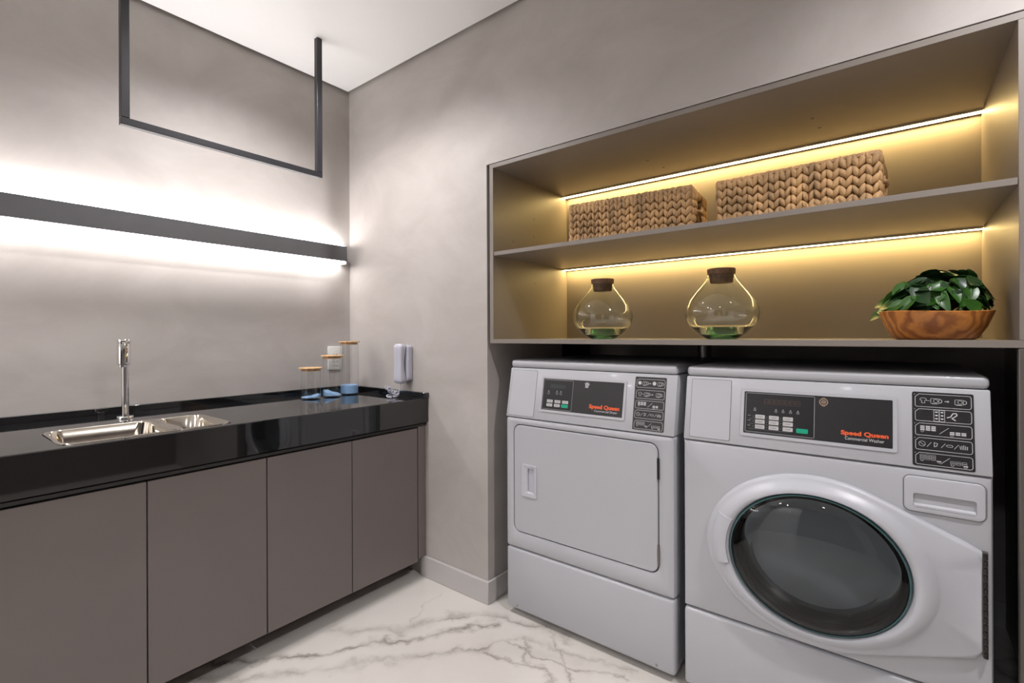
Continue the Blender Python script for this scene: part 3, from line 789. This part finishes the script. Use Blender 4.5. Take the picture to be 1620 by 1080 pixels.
loops = [hO(0, 0.004), hO(0, -.010), hO(.003, -.015), hO(.010, -.018), e(.268, .2185, -.020), e(.262, .213, -.026), e(.250, .203, -.036), e(.236, .195, -.041), e(.224, .189, -.040), e(.217, .187, -.034), e(.2125, .1865, -.026), e(.2125, .1865, -.004)]
wd_ = obj('door', loft(B(), loops), 'white_plastic', ws, angle=50)
# recessed grip on the left of the ring
def ring_pt(a, k, y): return (EX + (.2135 + (.268 - .2135) * k) * math.cos(a), y, EZ + (.187 + (.2185 - .187) * k) * math.sin(a))
a0_, a1_ = math.radians(156), math.radians(196)
g = []
prof = [(.10, -.030), (.12, -.046), (.45, -.049), (.80, -.040), (.97, -.026), (1.0, -.018)]
vs = B(); grid = [[vs.verts.new(ring_pt(a0_ + (a1_ - a0_) * i / 16, k, y)) for k, y in prof] for i in range(17)]
for i in range(16):
    for j in range(len(prof) - 1): vs.faces.new((grid[i][j], grid[i + 1][j], grid[i + 1][j + 1], grid[i][j + 1]))
for gi in (grid[0], grid[-1]): vs.faces.new(gi)
obj('grip', vs, 'white_plastic', wd_)
obj('glass_rim', loft(B(), [e(.2125, .1865, -.024), e(.2115, .1855, -.033), e(.2095, .1835, -.036), e(.2065, .1805, -.036), e(.2065, .1805, -.024)]), 'teal', wd_)
gp = [(.2067, .1807, -.0345), (.198, .173, -.042), (.18, .157, -.050), (.15, .131, -.057), (.10, .088, -.063), (.05, .044, -.066), (.002, .002, -.067)]
gl = obj('door_glass', loft(B(), [e(*q_) for q_ in gp], cap1=True), 'door_glass', wd_)
# inner glass bowl, gasket, drum
bp_ = [(.194, .170, -.020), (.178, .155, -.002), (.168, .146, .028), (.152, .131, .058), (.126, .108, .084), (.09, .077, .102), (.05, .042, .110), (.002, .002, .113)]
obj('glass_bowl', loft(B(), [e(*q_) for q_ in bp_], cap1=True), 'bowl_glass', wd_)
obj('gasket', loft(B(), [e(.2064, .1804, -.024), e(.200, .175, -.022), e(.196, .171, -.008), e(.188, .164, -.004), e(.186, .162, .006), e(.192, .168, .012), e(.190, .166, .03), e(.176, .153, .036), e(.174, .151, .05), e(.184, .160, .06), e(.178, .155, .09), e(.190, .166, .12)]), 'rubber', ws)
dp = [(.190, .166, .115), (.24, .215, .13), (.245, .22, .45), (.18, .16, .46), (.05, .05, .45), (.003, .003, .45)]
drum = obj('drum', loft(B(), [e(*q_) for q_ in dp], cap1=True), 'drum', ws)
lip = B()
NL = 64
lp_ring = [[(EX + (.158 + .007 * math.cos(2 * PI * j / 8)) * math.cos(2 * PI * i / NL), .150 + .007 * math.sin(2 * PI * j / 8), EZ + (.137 + .007 * math.cos(2 * PI * j / 8)) * math.sin(2 * PI * i / NL)) for j in range(8)] for i in range(NL)]
loft(lip, lp_ring + lp_ring[:1]); obj('drum_lip', lip, 'duct', drum)
for k in range(3):
    a = PI / 2 + k * 2 * PI / 3 + .4
    bm = B(); prism(bm, [(-.03, 0), (.03, 0), (.012, .05), (-.012, .05)], 'y', .16, .42, .004, 2)
    xform(bm, Matrix.Translation((EX + .235 * math.cos(a), 0, EZ + .21 * math.sin(a))) @ Matrix.Rotation(-(a + PI / 2), 4, 'Y')); obj('drum_lifter', bm, 'drum', drum)
# piano hinge
hz0, hz1 = .394, .640
bm = B(); box(bm, 2.5515, 2.5605, -.0135, .002, hz0, hz1); hg = obj('hinge', bm, 'hinge_pin', ws)
n = 15; st = (hz1 - hz0) / n
for i in range(n):
    bm = B(); tube(bm, [(2.556, -.015, hz0 + i * st + st * .12), (2.556, -.015, hz0 + (i + 1) * st - st * .12)], .0038, 8); obj('hinge_knuckle', bm, 'hinge', hg)
# detergent drawer
dO = rrect(2.4085, 2.5585, .707, .795, .014, 6); dI = rrect(2.4265, 2.5425, .7185, .754, .006, 6)
dw = obj('detergent_drawer', loft(B(), [Y(dO, .004), Y(dO, -.002), Y(rrect(2.4105, 2.5565, .709, .793, .013, 6), -.005), Y(rrect(2.416, 2.551, .7135, .788, .010, 6), -.006), Y(dI, -.006), Y(rrect(2.429, 2.540, .7215, .752, .005, 6), .022)], cap1=True), 'white_plastic', ws)
bm = B(); prism(bm, [(-.0055, .7195), (-.0055, .724), (.010, .736), (.0215, .7375), (.0215, .7195)], 'x', 2.4275, 2.5415); obj('drawer_grip', bm, 'white_plastic', dw)
g = B(); 
pl = rrect(2.4065, 2.5605, .705, .797, .016, 6)
obj('drawer_seam', loft(B(), [Y(pl, .002), Y(pl, -.0006), Y(dO, -.0006), Y(dO, .002)]), 'grey_seam', ws)
WR = [(.185, .1535), (.1477, .1182), (.1122, .0825), (.076, .047), (.0394, .0109)]
kx = (.2227, .2594, .2956); kz = (.0912, .0766, .0617)
console(ws, W0, W1 - W0, (.178, .534, .040, .164), (.183, .3605, .0452, .1602), [(x, z) for z in kz for x in kx], (.3315, .0612), (.0255, .0112),
        (.573, .688, .0065, .1905), WR, (.2315, .3268, .1375, .0065), [(.208, .1135), (.2644, .1138), (.2827, .1138), (.3018, .1138), (.3203, .1138)], (.382, .1475, .011), 'Speed Queen', 'Commercial Washer',
        (.4225, .0645, .103, .0108, .432, .0515, .0845, .0082), (.0195, .139, .010, .194), 'washer')

# exhaust duct behind the dryer
dc = B()
prof = []
for i in range(46): prof.append((.030 + (.003 if i % 2 else 0), .30 + i * .02))
lathe(dc, prof, 22, (1.665, .86, 0), True, True)
tag(obj('exhaust_duct', dc, 'duct', origin=(1.665, .86, .30)), 'silver ribbed exhaust duct rising behind the dryer', 'duct')

# ------------------------------------------------------------------ things on the shelf unit
def basket(label, cx, cy, w_, d_, h_, rz, z0):
    t = thing('woven_basket', label, 'basket', (cx, cy, z0), rz, 'woven baskets on the upper shelf')
    rnd = random.Random(int(cx * 1000))
    hw, hd = w_ / 2 - .008, d_ / 2 - .008
    bm = B(); box(bm, -hw, hw, -hd, hd, .003, .009)
    box(bm, -hw, hw, -hd, -hd + .005, .009, h_ - .006); box(bm, -hw, hw, hd - .005, hd, .009, h_ - .006)
    for s in (-1, 1):
        xa, xb = (hw - .005, hw) if s > 0 else (-hw, -hw + .005)
        box(bm, xa, xb, -hd, hd, .009, h_ * .52); box(bm, xa, xb, -hd, hd, h_ * .80, h_ - .006)
        box(bm, xa, xb, -hd, -.042, h_ * .52, h_ * .80); box(bm, xa, xb, .042, hd, h_ * .52, h_ * .80)
    obj('inner_wall', bm, 'basket_in', t, local=True)
    # one plaited strand: a tapering lens shape
    def strand(bm, M, L, wdt, th):
        rings = []; n = 6
        for k, s in ((-.5, .12), (-.30, .80), (0, 1.0), (.30, .82), (.5, .12)):
            rings.append([tuple(M @ Vector((math.cos(2 * PI * i / n) * wdt * s, math.sin(2 * PI * i / n) * th * s, k * L))) for i in range(n)])
        loft(bm, rings, True, True)
    bm = B()
    pitch = .0152; rh = .0265; rows = int((h_ - .012) / rh)
    sides = [(w_, lambda u: Vector((u, -hd - .003, 0)), 0.0), (w_, lambda u: Vector((-u, hd + .003, 0)), PI), (d_, lambda u: Vector((hw + .003, u, 0)), PI / 2), (d_, lambda u: Vector((-hw - .003, -u, 0)), -PI / 2)]
    for si, (ln, pos, rot) in enumerate(sides):
        nc = int((ln - .004) / pitch) // 2 * 2
        for c in range(nc):
            u = (c - (nc - 1) / 2) * (ln - .010) / nc
            for r in range(-1, rows + 1):
                z = .012 + (r + .5) * rh + (.004 * math.sin(u * 23 + si))
                if si >= 2 and abs(u) < .036 and h_ * .50 < z < h_ * .82: continue
                tilt = (1 if c % 2 else -1) * (.40 + rnd.uniform(-.12, .12))
                p = pos(u); q_ = rnd.uniform(-.0012, .0012)
                zz = min(max(z, .017), h_ - .017)
                M = Matrix.Translation((p.x, p.y, zz)) @ Matrix.Rotation(rot, 4, 'Z') @ Matrix.Translation((0, q_, 0)) @ Matrix.Rotation(tilt, 4, 'Y') @ Matrix.Rotation(rnd.uniform(-.12, .05), 4, 'X')
                strand(bm, M, .036 * rnd.uniform(.9, 1.08), .0082 * rnd.uniform(.9, 1.12), .0078)
    ws_ = obj('woven_strands', bm, 'strand', t, local=True, angle=60); ws_['kind'] = 'stuff'
    # rim plait
    bm = B()
    per = [Vector(p + (0,)) for p in rrect(-hw, hw, -hd, hd, .012, 3)]
    for a, b in zip(per, per[1:] + per[:1]):
        L = (b - a).length; k = max(1, int(L / .020))
        d = (b - a).normalized() if L > 1e-6 else Vector((1, 0, 0))
        for i in range(k):
            p = a + (b - a) * ((i + .5) / k); an = math.atan2(d.y, d.x)
            M = Matrix.Translation((p.x, p.y, h_ - .008)) @ Matrix.Rotation(an, 4, 'Z') @ Matrix.Rotation(PI / 2 - .25, 4, 'Y')
            strand(bm, M, .034, .0075, .0095)
    rb = obj('rim_plait', bm, 'strand', t, local=True, angle=60); rb['kind'] = 'stuff'
    for s in (-1, 1):
        bm = B(); pts = []
        for i in range(13):
            a = PI * i / 12; pts.append((s * (hw + .006 + .008 * math.sin(a)), -.040 * math.cos(a), h_ * .52 + .001 - .0 * i))
        tube(bm, pts, .006, 8); obj('handle', bm, 'strand', t, local=True)
    if cx < 1.9:
        bm = B(); box(bm, hw + .010, hw + .013, .006, .022, .022, h_ * .62, .001, 1); obj('handle_band', bm, 'tag', t, local=True)
    return t
basket('left woven hyacinth basket with a handle hole on its end', 1.597, .225, .475, .235, .165, math.radians(4), 1.5057)
basket('right woven hyacinth basket, near the middle of the upper shelf', 2.150, .215, .440, .230, .153, math.radians(-2.5), 1.5057)

def terrarium(label, cx, cy, s=1.0):
    t = thing('glass_terrarium', label, 'glass jar', (cx, cy, 1.1342), 0, 'corked glass jars on the lower shelf')
    O = [(.040, .0), (.052, .003), (.078, .020), (.100, .042), (.1125, .066), (.116, .086), (.113, .106), (.102, .130), (.084, .154), (.064, .177), (.050, .195), (.0435, .207), (.041, .214)]
    wall = .0032
    I = [(max(r - wall, .002), z) for r, z in O[3:]]
    prof = [(.0006, .004), (.030, .003)] + O + [(.0395, .2145), (.0378, .213)] + I[::-1][1:] + [(.094, .040), (.072, .020), (.047, .0075), (.0006, .0068)]
    prof = [(r * s, z * s) for r, z in prof]
    obj('vessel', lathe(B(), prof, 64, cap0=True, cap1=True), 'glass', t, local=True, angle=80)
    gb = [(.0006, .0012), (.030, .0006), (.046, .0002), (.056, .0035), (.080, .0195), (.0855, .0265), (.078, .0225), (.050, .0145), (.0006, .0125)]
    k = lathe(B(), [(.0006, .0075), (.045, .0082), (.054, .0118), (.056, .0130), (.053, .0145), (.045, .0135), (.030, .0125), (.0006, .0120)], 48, cap0=True, cap1=True)
    xform(k, Matrix.Scale(s, 4)); gbo = obj('green_base', k, 'green_glass', t, local=True, angle=80)
    c = lathe(B(), [(.0005, .188), (.034, .188), (.0355, .190), (.0378, .210), (.0405, .2155), (.0432, .218), (.0445, .232), (.043, .2345), (.0005, .236)], 36, cap0=True, cap1=True)
    xform(c, Matrix.Scale(s, 4)); obj('cork_stopper', c, 'cork', t, local=True)
terrarium('round clear glass jar with cork stopper, nearest the shelf left side', 1.487, .15)
terrarium('round clear glass jar with cork stopper, in the middle of the lower shelf', 1.932, .15, 1.01)

# wooden bowl and plant
bx, by = 2.474, .140
wb = B(); lathe(wb, [(.0006, 0), (.078, 0), (.086, .004), (.104, .034), (.117, .068), (.1185, .073), (.116, .0745), (.111, .068), (.094, .030), (.070, .012), (.0006, .011)], 48, cap0=True, cap1=True)
for v in wb.verts: v.co.z *= 1 + .04 * math.sin(math.atan2(v.co.y, v.co.x) * 2 + .6)
tag(obj('wooden_bowl', wb, 'bowl', local=True, origin=(bx, by, 1.1342)), 'reddish carved wooden bowl holding the green plant', 'bowl')
pt = thing('leafy_plant', 'dense green leafy plant growing out of the wooden bowl', 'plant', (bx, by, 1.148))
sb = B(); lathe(sb, [(.0006, .036), (.05, .034), (.088, .028), (.090, .022), (.075, .010), (.0006, .0005)], 28, cap0=True, cap1=True); obj('soil', sb, 'soil', pt, local=True)
def leaf_mesh(L, Wd, curl, fold, name):
    bm = B(); n = 8; rows_ = []
    for i in range(n + 1):
        u = i / n; wv = Wd * (math.sin(PI * min(1, u ** .80)) ** .75) * (1 - .12 * u) if 0 < i < n else Wd * .04
        zc = curl * (u ** 2); y = L * u * (1 - .25 * abs(curl) * u)
        rows_.append([bm.verts.new((sx * wv / 2, y, zc * L + fold * abs(sx) * wv * .5 - .15 * fold * wv * (abs(sx) == .5))) for sx in (-1, -.5, 0, .5, 1)])
    for a, b in zip(rows_, rows_[1:]):
        for j in range(4): bm.faces.new((a[j], a[j + 1], b[j + 1], b[j]))
    r = bmesh.ops.solidify(bm, geom=bm.faces[:], thickness=.0006)
    me = finish(bm, True, 80); me.name = name; return me
LM = [leaf_mesh(.062, .034, -.35, .30, 'leaf'), leaf_mesh(.056, .036, -.15, .22, 'leaf'), leaf_mesh(.066, .030, -.5, .35, 'leaf'), leaf_mesh(.050, .033, .12, .15, 'leaf')]
for i, me in enumerate(LM): me.materials.append(MAT['leaf'] if i % 2 == 0 else MAT['leaf_dark'])
LM2 = []
for i, me in enumerate(LM): c = me.copy(); c.materials.clear(); c.materials.append(MAT['leaf_dark'] if i % 2 == 0 else MAT['leaf']); LM2.append(c)
rl_ = random.Random(5)
stb = B()
def put_leaf(p, az, pitch, rollv, sc):
    o = bpy.data.objects.new('leaf', rl_.choice(LM if rl_.random() < .6 else LM2)); COL.objects.link(o); o.parent = pt
    M = Matrix.Translation(p) @ Matrix.Rotation(az - PI / 2, 4, 'Z') @ Matrix.Rotation(pitch, 4, 'X') @ Matrix.Rotation(rollv, 4, 'Y') @ Matrix.Scale(sc, 4)
    tip = M @ Vector((0, .06, 0))
    lim = 2.606 - bx
    if tip.x > lim: M = Matrix.Translation((lim - tip.x, 0, 0)) @ M
    o.matrix_local = M
for k in range(200):
    az = rl_.uniform(0, 2 * PI); el_ = math.asin(rl_.uniform(.0, 1.0))
    # leaf centres on a dome that leans right; broad sides face outwards
    n_v = Vector((math.cos(az) * math.cos(el_), math.sin(az) * math.cos(el_), math.sin(el_)))
    dep = rl_.uniform(.80, 1.0)
    c = Vector((.112 * n_v.x * dep + .004, .098 * n_v.y * dep, .060 + (.105 + .018 * math.cos(az) * math.cos(el_)) * n_v.z * dep))
    if c.x < -.05: c.z -= .012
    nn = (n_v * .8 + Vector((rl_.uniform(-.5, .5), rl_.uniform(-.5, .5), rl_.uniform(.0, .7)))).normalized()
    tdir = Vector((n_v.x + rl_.uniform(-.9, .9), n_v.y + rl_.uniform(-.9, .9), rl_.uniform(-.5, .5)))
    tdir = (tdir - nn * tdir.dot(nn)).normalized(); xdir = tdir.cross(nn)
    sc = rl_.uniform(.85, 1.3)
    M = Matrix((xdir, tdir, nn)).transposed().to_4x4() @ Matrix.Scale(sc, 4); M.translation = c - tdir * .028 * sc
    lim = 2.611 - bx
    ext = max((M @ Vector(q_)).x for q_ in ((0, .066, 0), (.017, .03, 0), (-.017, .03, 0), (0, 0, 0)))
    if ext > lim: M.translation.x -= ext - lim
    low = min((M @ Vector(q_)).z for q_ in ((0, .066, -.02), (.017, .03, 0), (-.017, .03, 0)))
    if low < .060 and M.translation.x > -.07: M.translation.z += .060 - low
    o = bpy.data.objects.new('leaf', rl_.choice(LM if rl_.random() < .6 else LM2)); COL.objects.link(o); o.parent = pt; o.matrix_local = M
    if k % 5 == 0:
        e_ = M.translation; tube(stb, [(e_.x * .25, e_.y * .25, .03), (e_.x * .6, e_.y * .6, e_.z * .6 + .01), tuple(e_)], .0014, 5)
for px_, py_, pz_, ta in ((-.108, -.02, .070, 2.6), (-.122, .00, .058, 3.4), (-.100, -.045, .082, 2.9), (-.112, .02, .090, 3.0), (-.085, -.07, .075, 3.7), (-.06, -.09, .08, 4.3)):
    nn = Vector((-.35, -.75, .55)).normalized(); tdir = Vector((math.cos(ta), .2, math.sin(ta) * .8)); tdir = (tdir - nn * tdir.dot(nn)).normalized()
    M = Matrix((tdir.cross(nn), tdir, nn)).transposed().to_4x4(); M.translation = Vector((px_, py_, pz_)) - tdir * .03
    o = bpy.data.objects.new('leaf', LM[0]); COL.objects.link(o); o.parent = pt; o.matrix_local = M
obj('stems', stb, 'stem', pt, local=True)

# ------------------------------------------------------------------ things on the counter
ZW = .8543
def canister(label, x, y, h_, fill, slope=0.0):
    t = thing('glass_canister', label, 'canister', (x, y, ZW), 0, 'glass canisters with bamboo lids')
    r = .0455
    prof = [(.0006, .0005), (r - .003, .0005), (r, .0035), (r, h_ - .0005)]
    obj('glass_body', lathe(B(), prof, 44, cap0=True), 'jar_glass', t, local=True)
    obj('bamboo_lid', lathe(B(), [(.0006, h_ - .010), (r - .004, h_ - .010), (r - .004, h_ + .0005), (.051, h_ + .0005), (.0535, h_ + .003), (.0525, h_ + .0065), (.0006, h_ + .0075)], 44, cap0=True, cap1=True), 'bamboo', t, local=True)
    if fill:
        bm = B(); ri = r - .0028
        lathe(bm, [(.0006, .0058), (ri, .0062), (ri, fill), (ri * .6, fill + .002), (.0006, fill + .004)], 36, cap0=True, cap1=True)
        if slope:
            for v in bm.verts:
                if v.co.z > .008: v.co.z = max(.0075, v.co.z + slope * (v.co.x * .6 + v.co.y * .8) + .004 * math.sin(v.co.x * 120) * math.cos(v.co.y * 90))
        obj('blue_powder', bm, 'blue', t, local=True)
canister('shortest glass canister with bamboo lid and a little blue powder', .209, -.350, .140, .010, .22)
canister('middle-height glass canister with bamboo lid and sloping blue powder', .216, -.2425, .195, .018, -.32)
canister('tallest glass canister with bamboo lid, filled higher with blue powder', .200, -.1365, .262, .046)

so = thing('wall_socket', 'white wall socket plate behind the glass canisters', 'socket', (0, -.095, 1.03))
bm = B(); box(bm, .0003, .009, -.138, -.055, .968, 1.094, .003, 2); obj('cover_plate', bm, 'socket', so)
bm = B(); box(bm, .009, .0105, -.122, -.071, .992, 1.070, .002, 2); ins = obj('insert', bm, 'socket', so)
for zc in (1.012, 1.050):
    for yy in (-.106, -.087):
        bm = B(); lathe(bm, [(.0005, 0), (.0027, 0), (.0027, .0006), (.0005, .0006)], 10); xform(bm, Matrix.Translation((.0104, yy, zc)) @ Matrix.Rotation(PI / 2, 4, 'Y')); obj('socket_hole', bm, 'socket_hole', ins)

# intercom handset
ph_ = thing('wall_intercom', 'white intercom handset hanging on the wall above the counter end', 'intercom', (.49, 0, 1.01))
def lofted(cx, cyf, hxf, hyf, z0, z1, n=16, r=.35):
    L = []
    for k in range(n + 1):
        u = k / n; z = z0 + (z1 - z0) * u; hx = hxf(u); hy = hyf(u); c = cyf(u)
        q_ = min(hx, hy) * r * 1.6
        L.append([(p[0], p[1], z) for p in rrect(cx - hx, cx + hx, c - hy, c + hy, q_, 4)])
    return loft(B(), L, True, True)
capf = lambda u: 1.0 - .30 * max(0.0, 1 - min(u, 1 - u) / .07) ** 2
obj('wall_base', lofted(.499, lambda u: -.016, lambda u: .0325 * capf(u), lambda u: .0155, .930, 1.104, 22, .25), 'phone', ph_)
hs = obj('handset', lofted(.492, lambda u: -.047 - .007 * math.sin(PI * u), lambda u: (.0285 + .002 * math.cos(2 * PI * u)) * capf(u), lambda u: (.0150 + .0035 * math.cos(2 * PI * u)) * capf(u), .918, 1.110, 26, .32), 'phone', ph_)
bm = B(); box(bm, .470, .510, -.036, -.031, .925, .965, .002, 1); box(bm, .470, .510, -.036, -.031, 1.068, 1.104, .002, 1); obj('handset_pad', bm, 'phone', hs)
bm = B(); box(bm, .5292, .531, -.022, -.012, .96, 1.075, .0008, 1); obj('side_rib', bm, 'socket', ph_)
# coiled cord: hangs from the handset, bundled on the worktop
cd = []
for i in range(20): u = i / 19; cd.append((.490 + .004 * math.sin(u * 3), -.045 - .022 * u ** 2, .921 - .058 * u))
for i in range(16): u = i / 15; a = u * PI; cd.append((.490 + .030 * u, -.067 - .035 * math.sin(a * .8), .8625 - .0035 * u))
bm = B(); tube(bm, cd, .0026, 8)
hel = []
n = 170
for i in range(n):
    u = i / (n - 1); a = u * 2 * PI * 11
    c = Vector((.470 + .040 * u + .010 * math.sin(u * PI * 3), -.115 + .035 * u, .8735 + .030 * (1 - u) ** 1.5)); 
    hel.append((c.x + .008 * math.cos(a) * .5, c.y + .008 * math.cos(a), c.z + .0085 * math.sin(a)))
tube(bm, hel, .0026, 7)
for k in range(2):
    lp_ = [(.500 + .022 * math.cos(2 * PI * i / 20), -.100 + .030 * math.sin(2 * PI * i / 20), .8605 + .004 * k + .003 * math.sin(4 * PI * i / 20 + k)) for i in range(19)]
    tube(bm, lp_, .0026, 7)
tag(obj('coiled_cord', bm, 'phone', origin=(.49, -.09, .854)), 'white coiled phone cord bundled on the worktop below the intercom', 'cord')
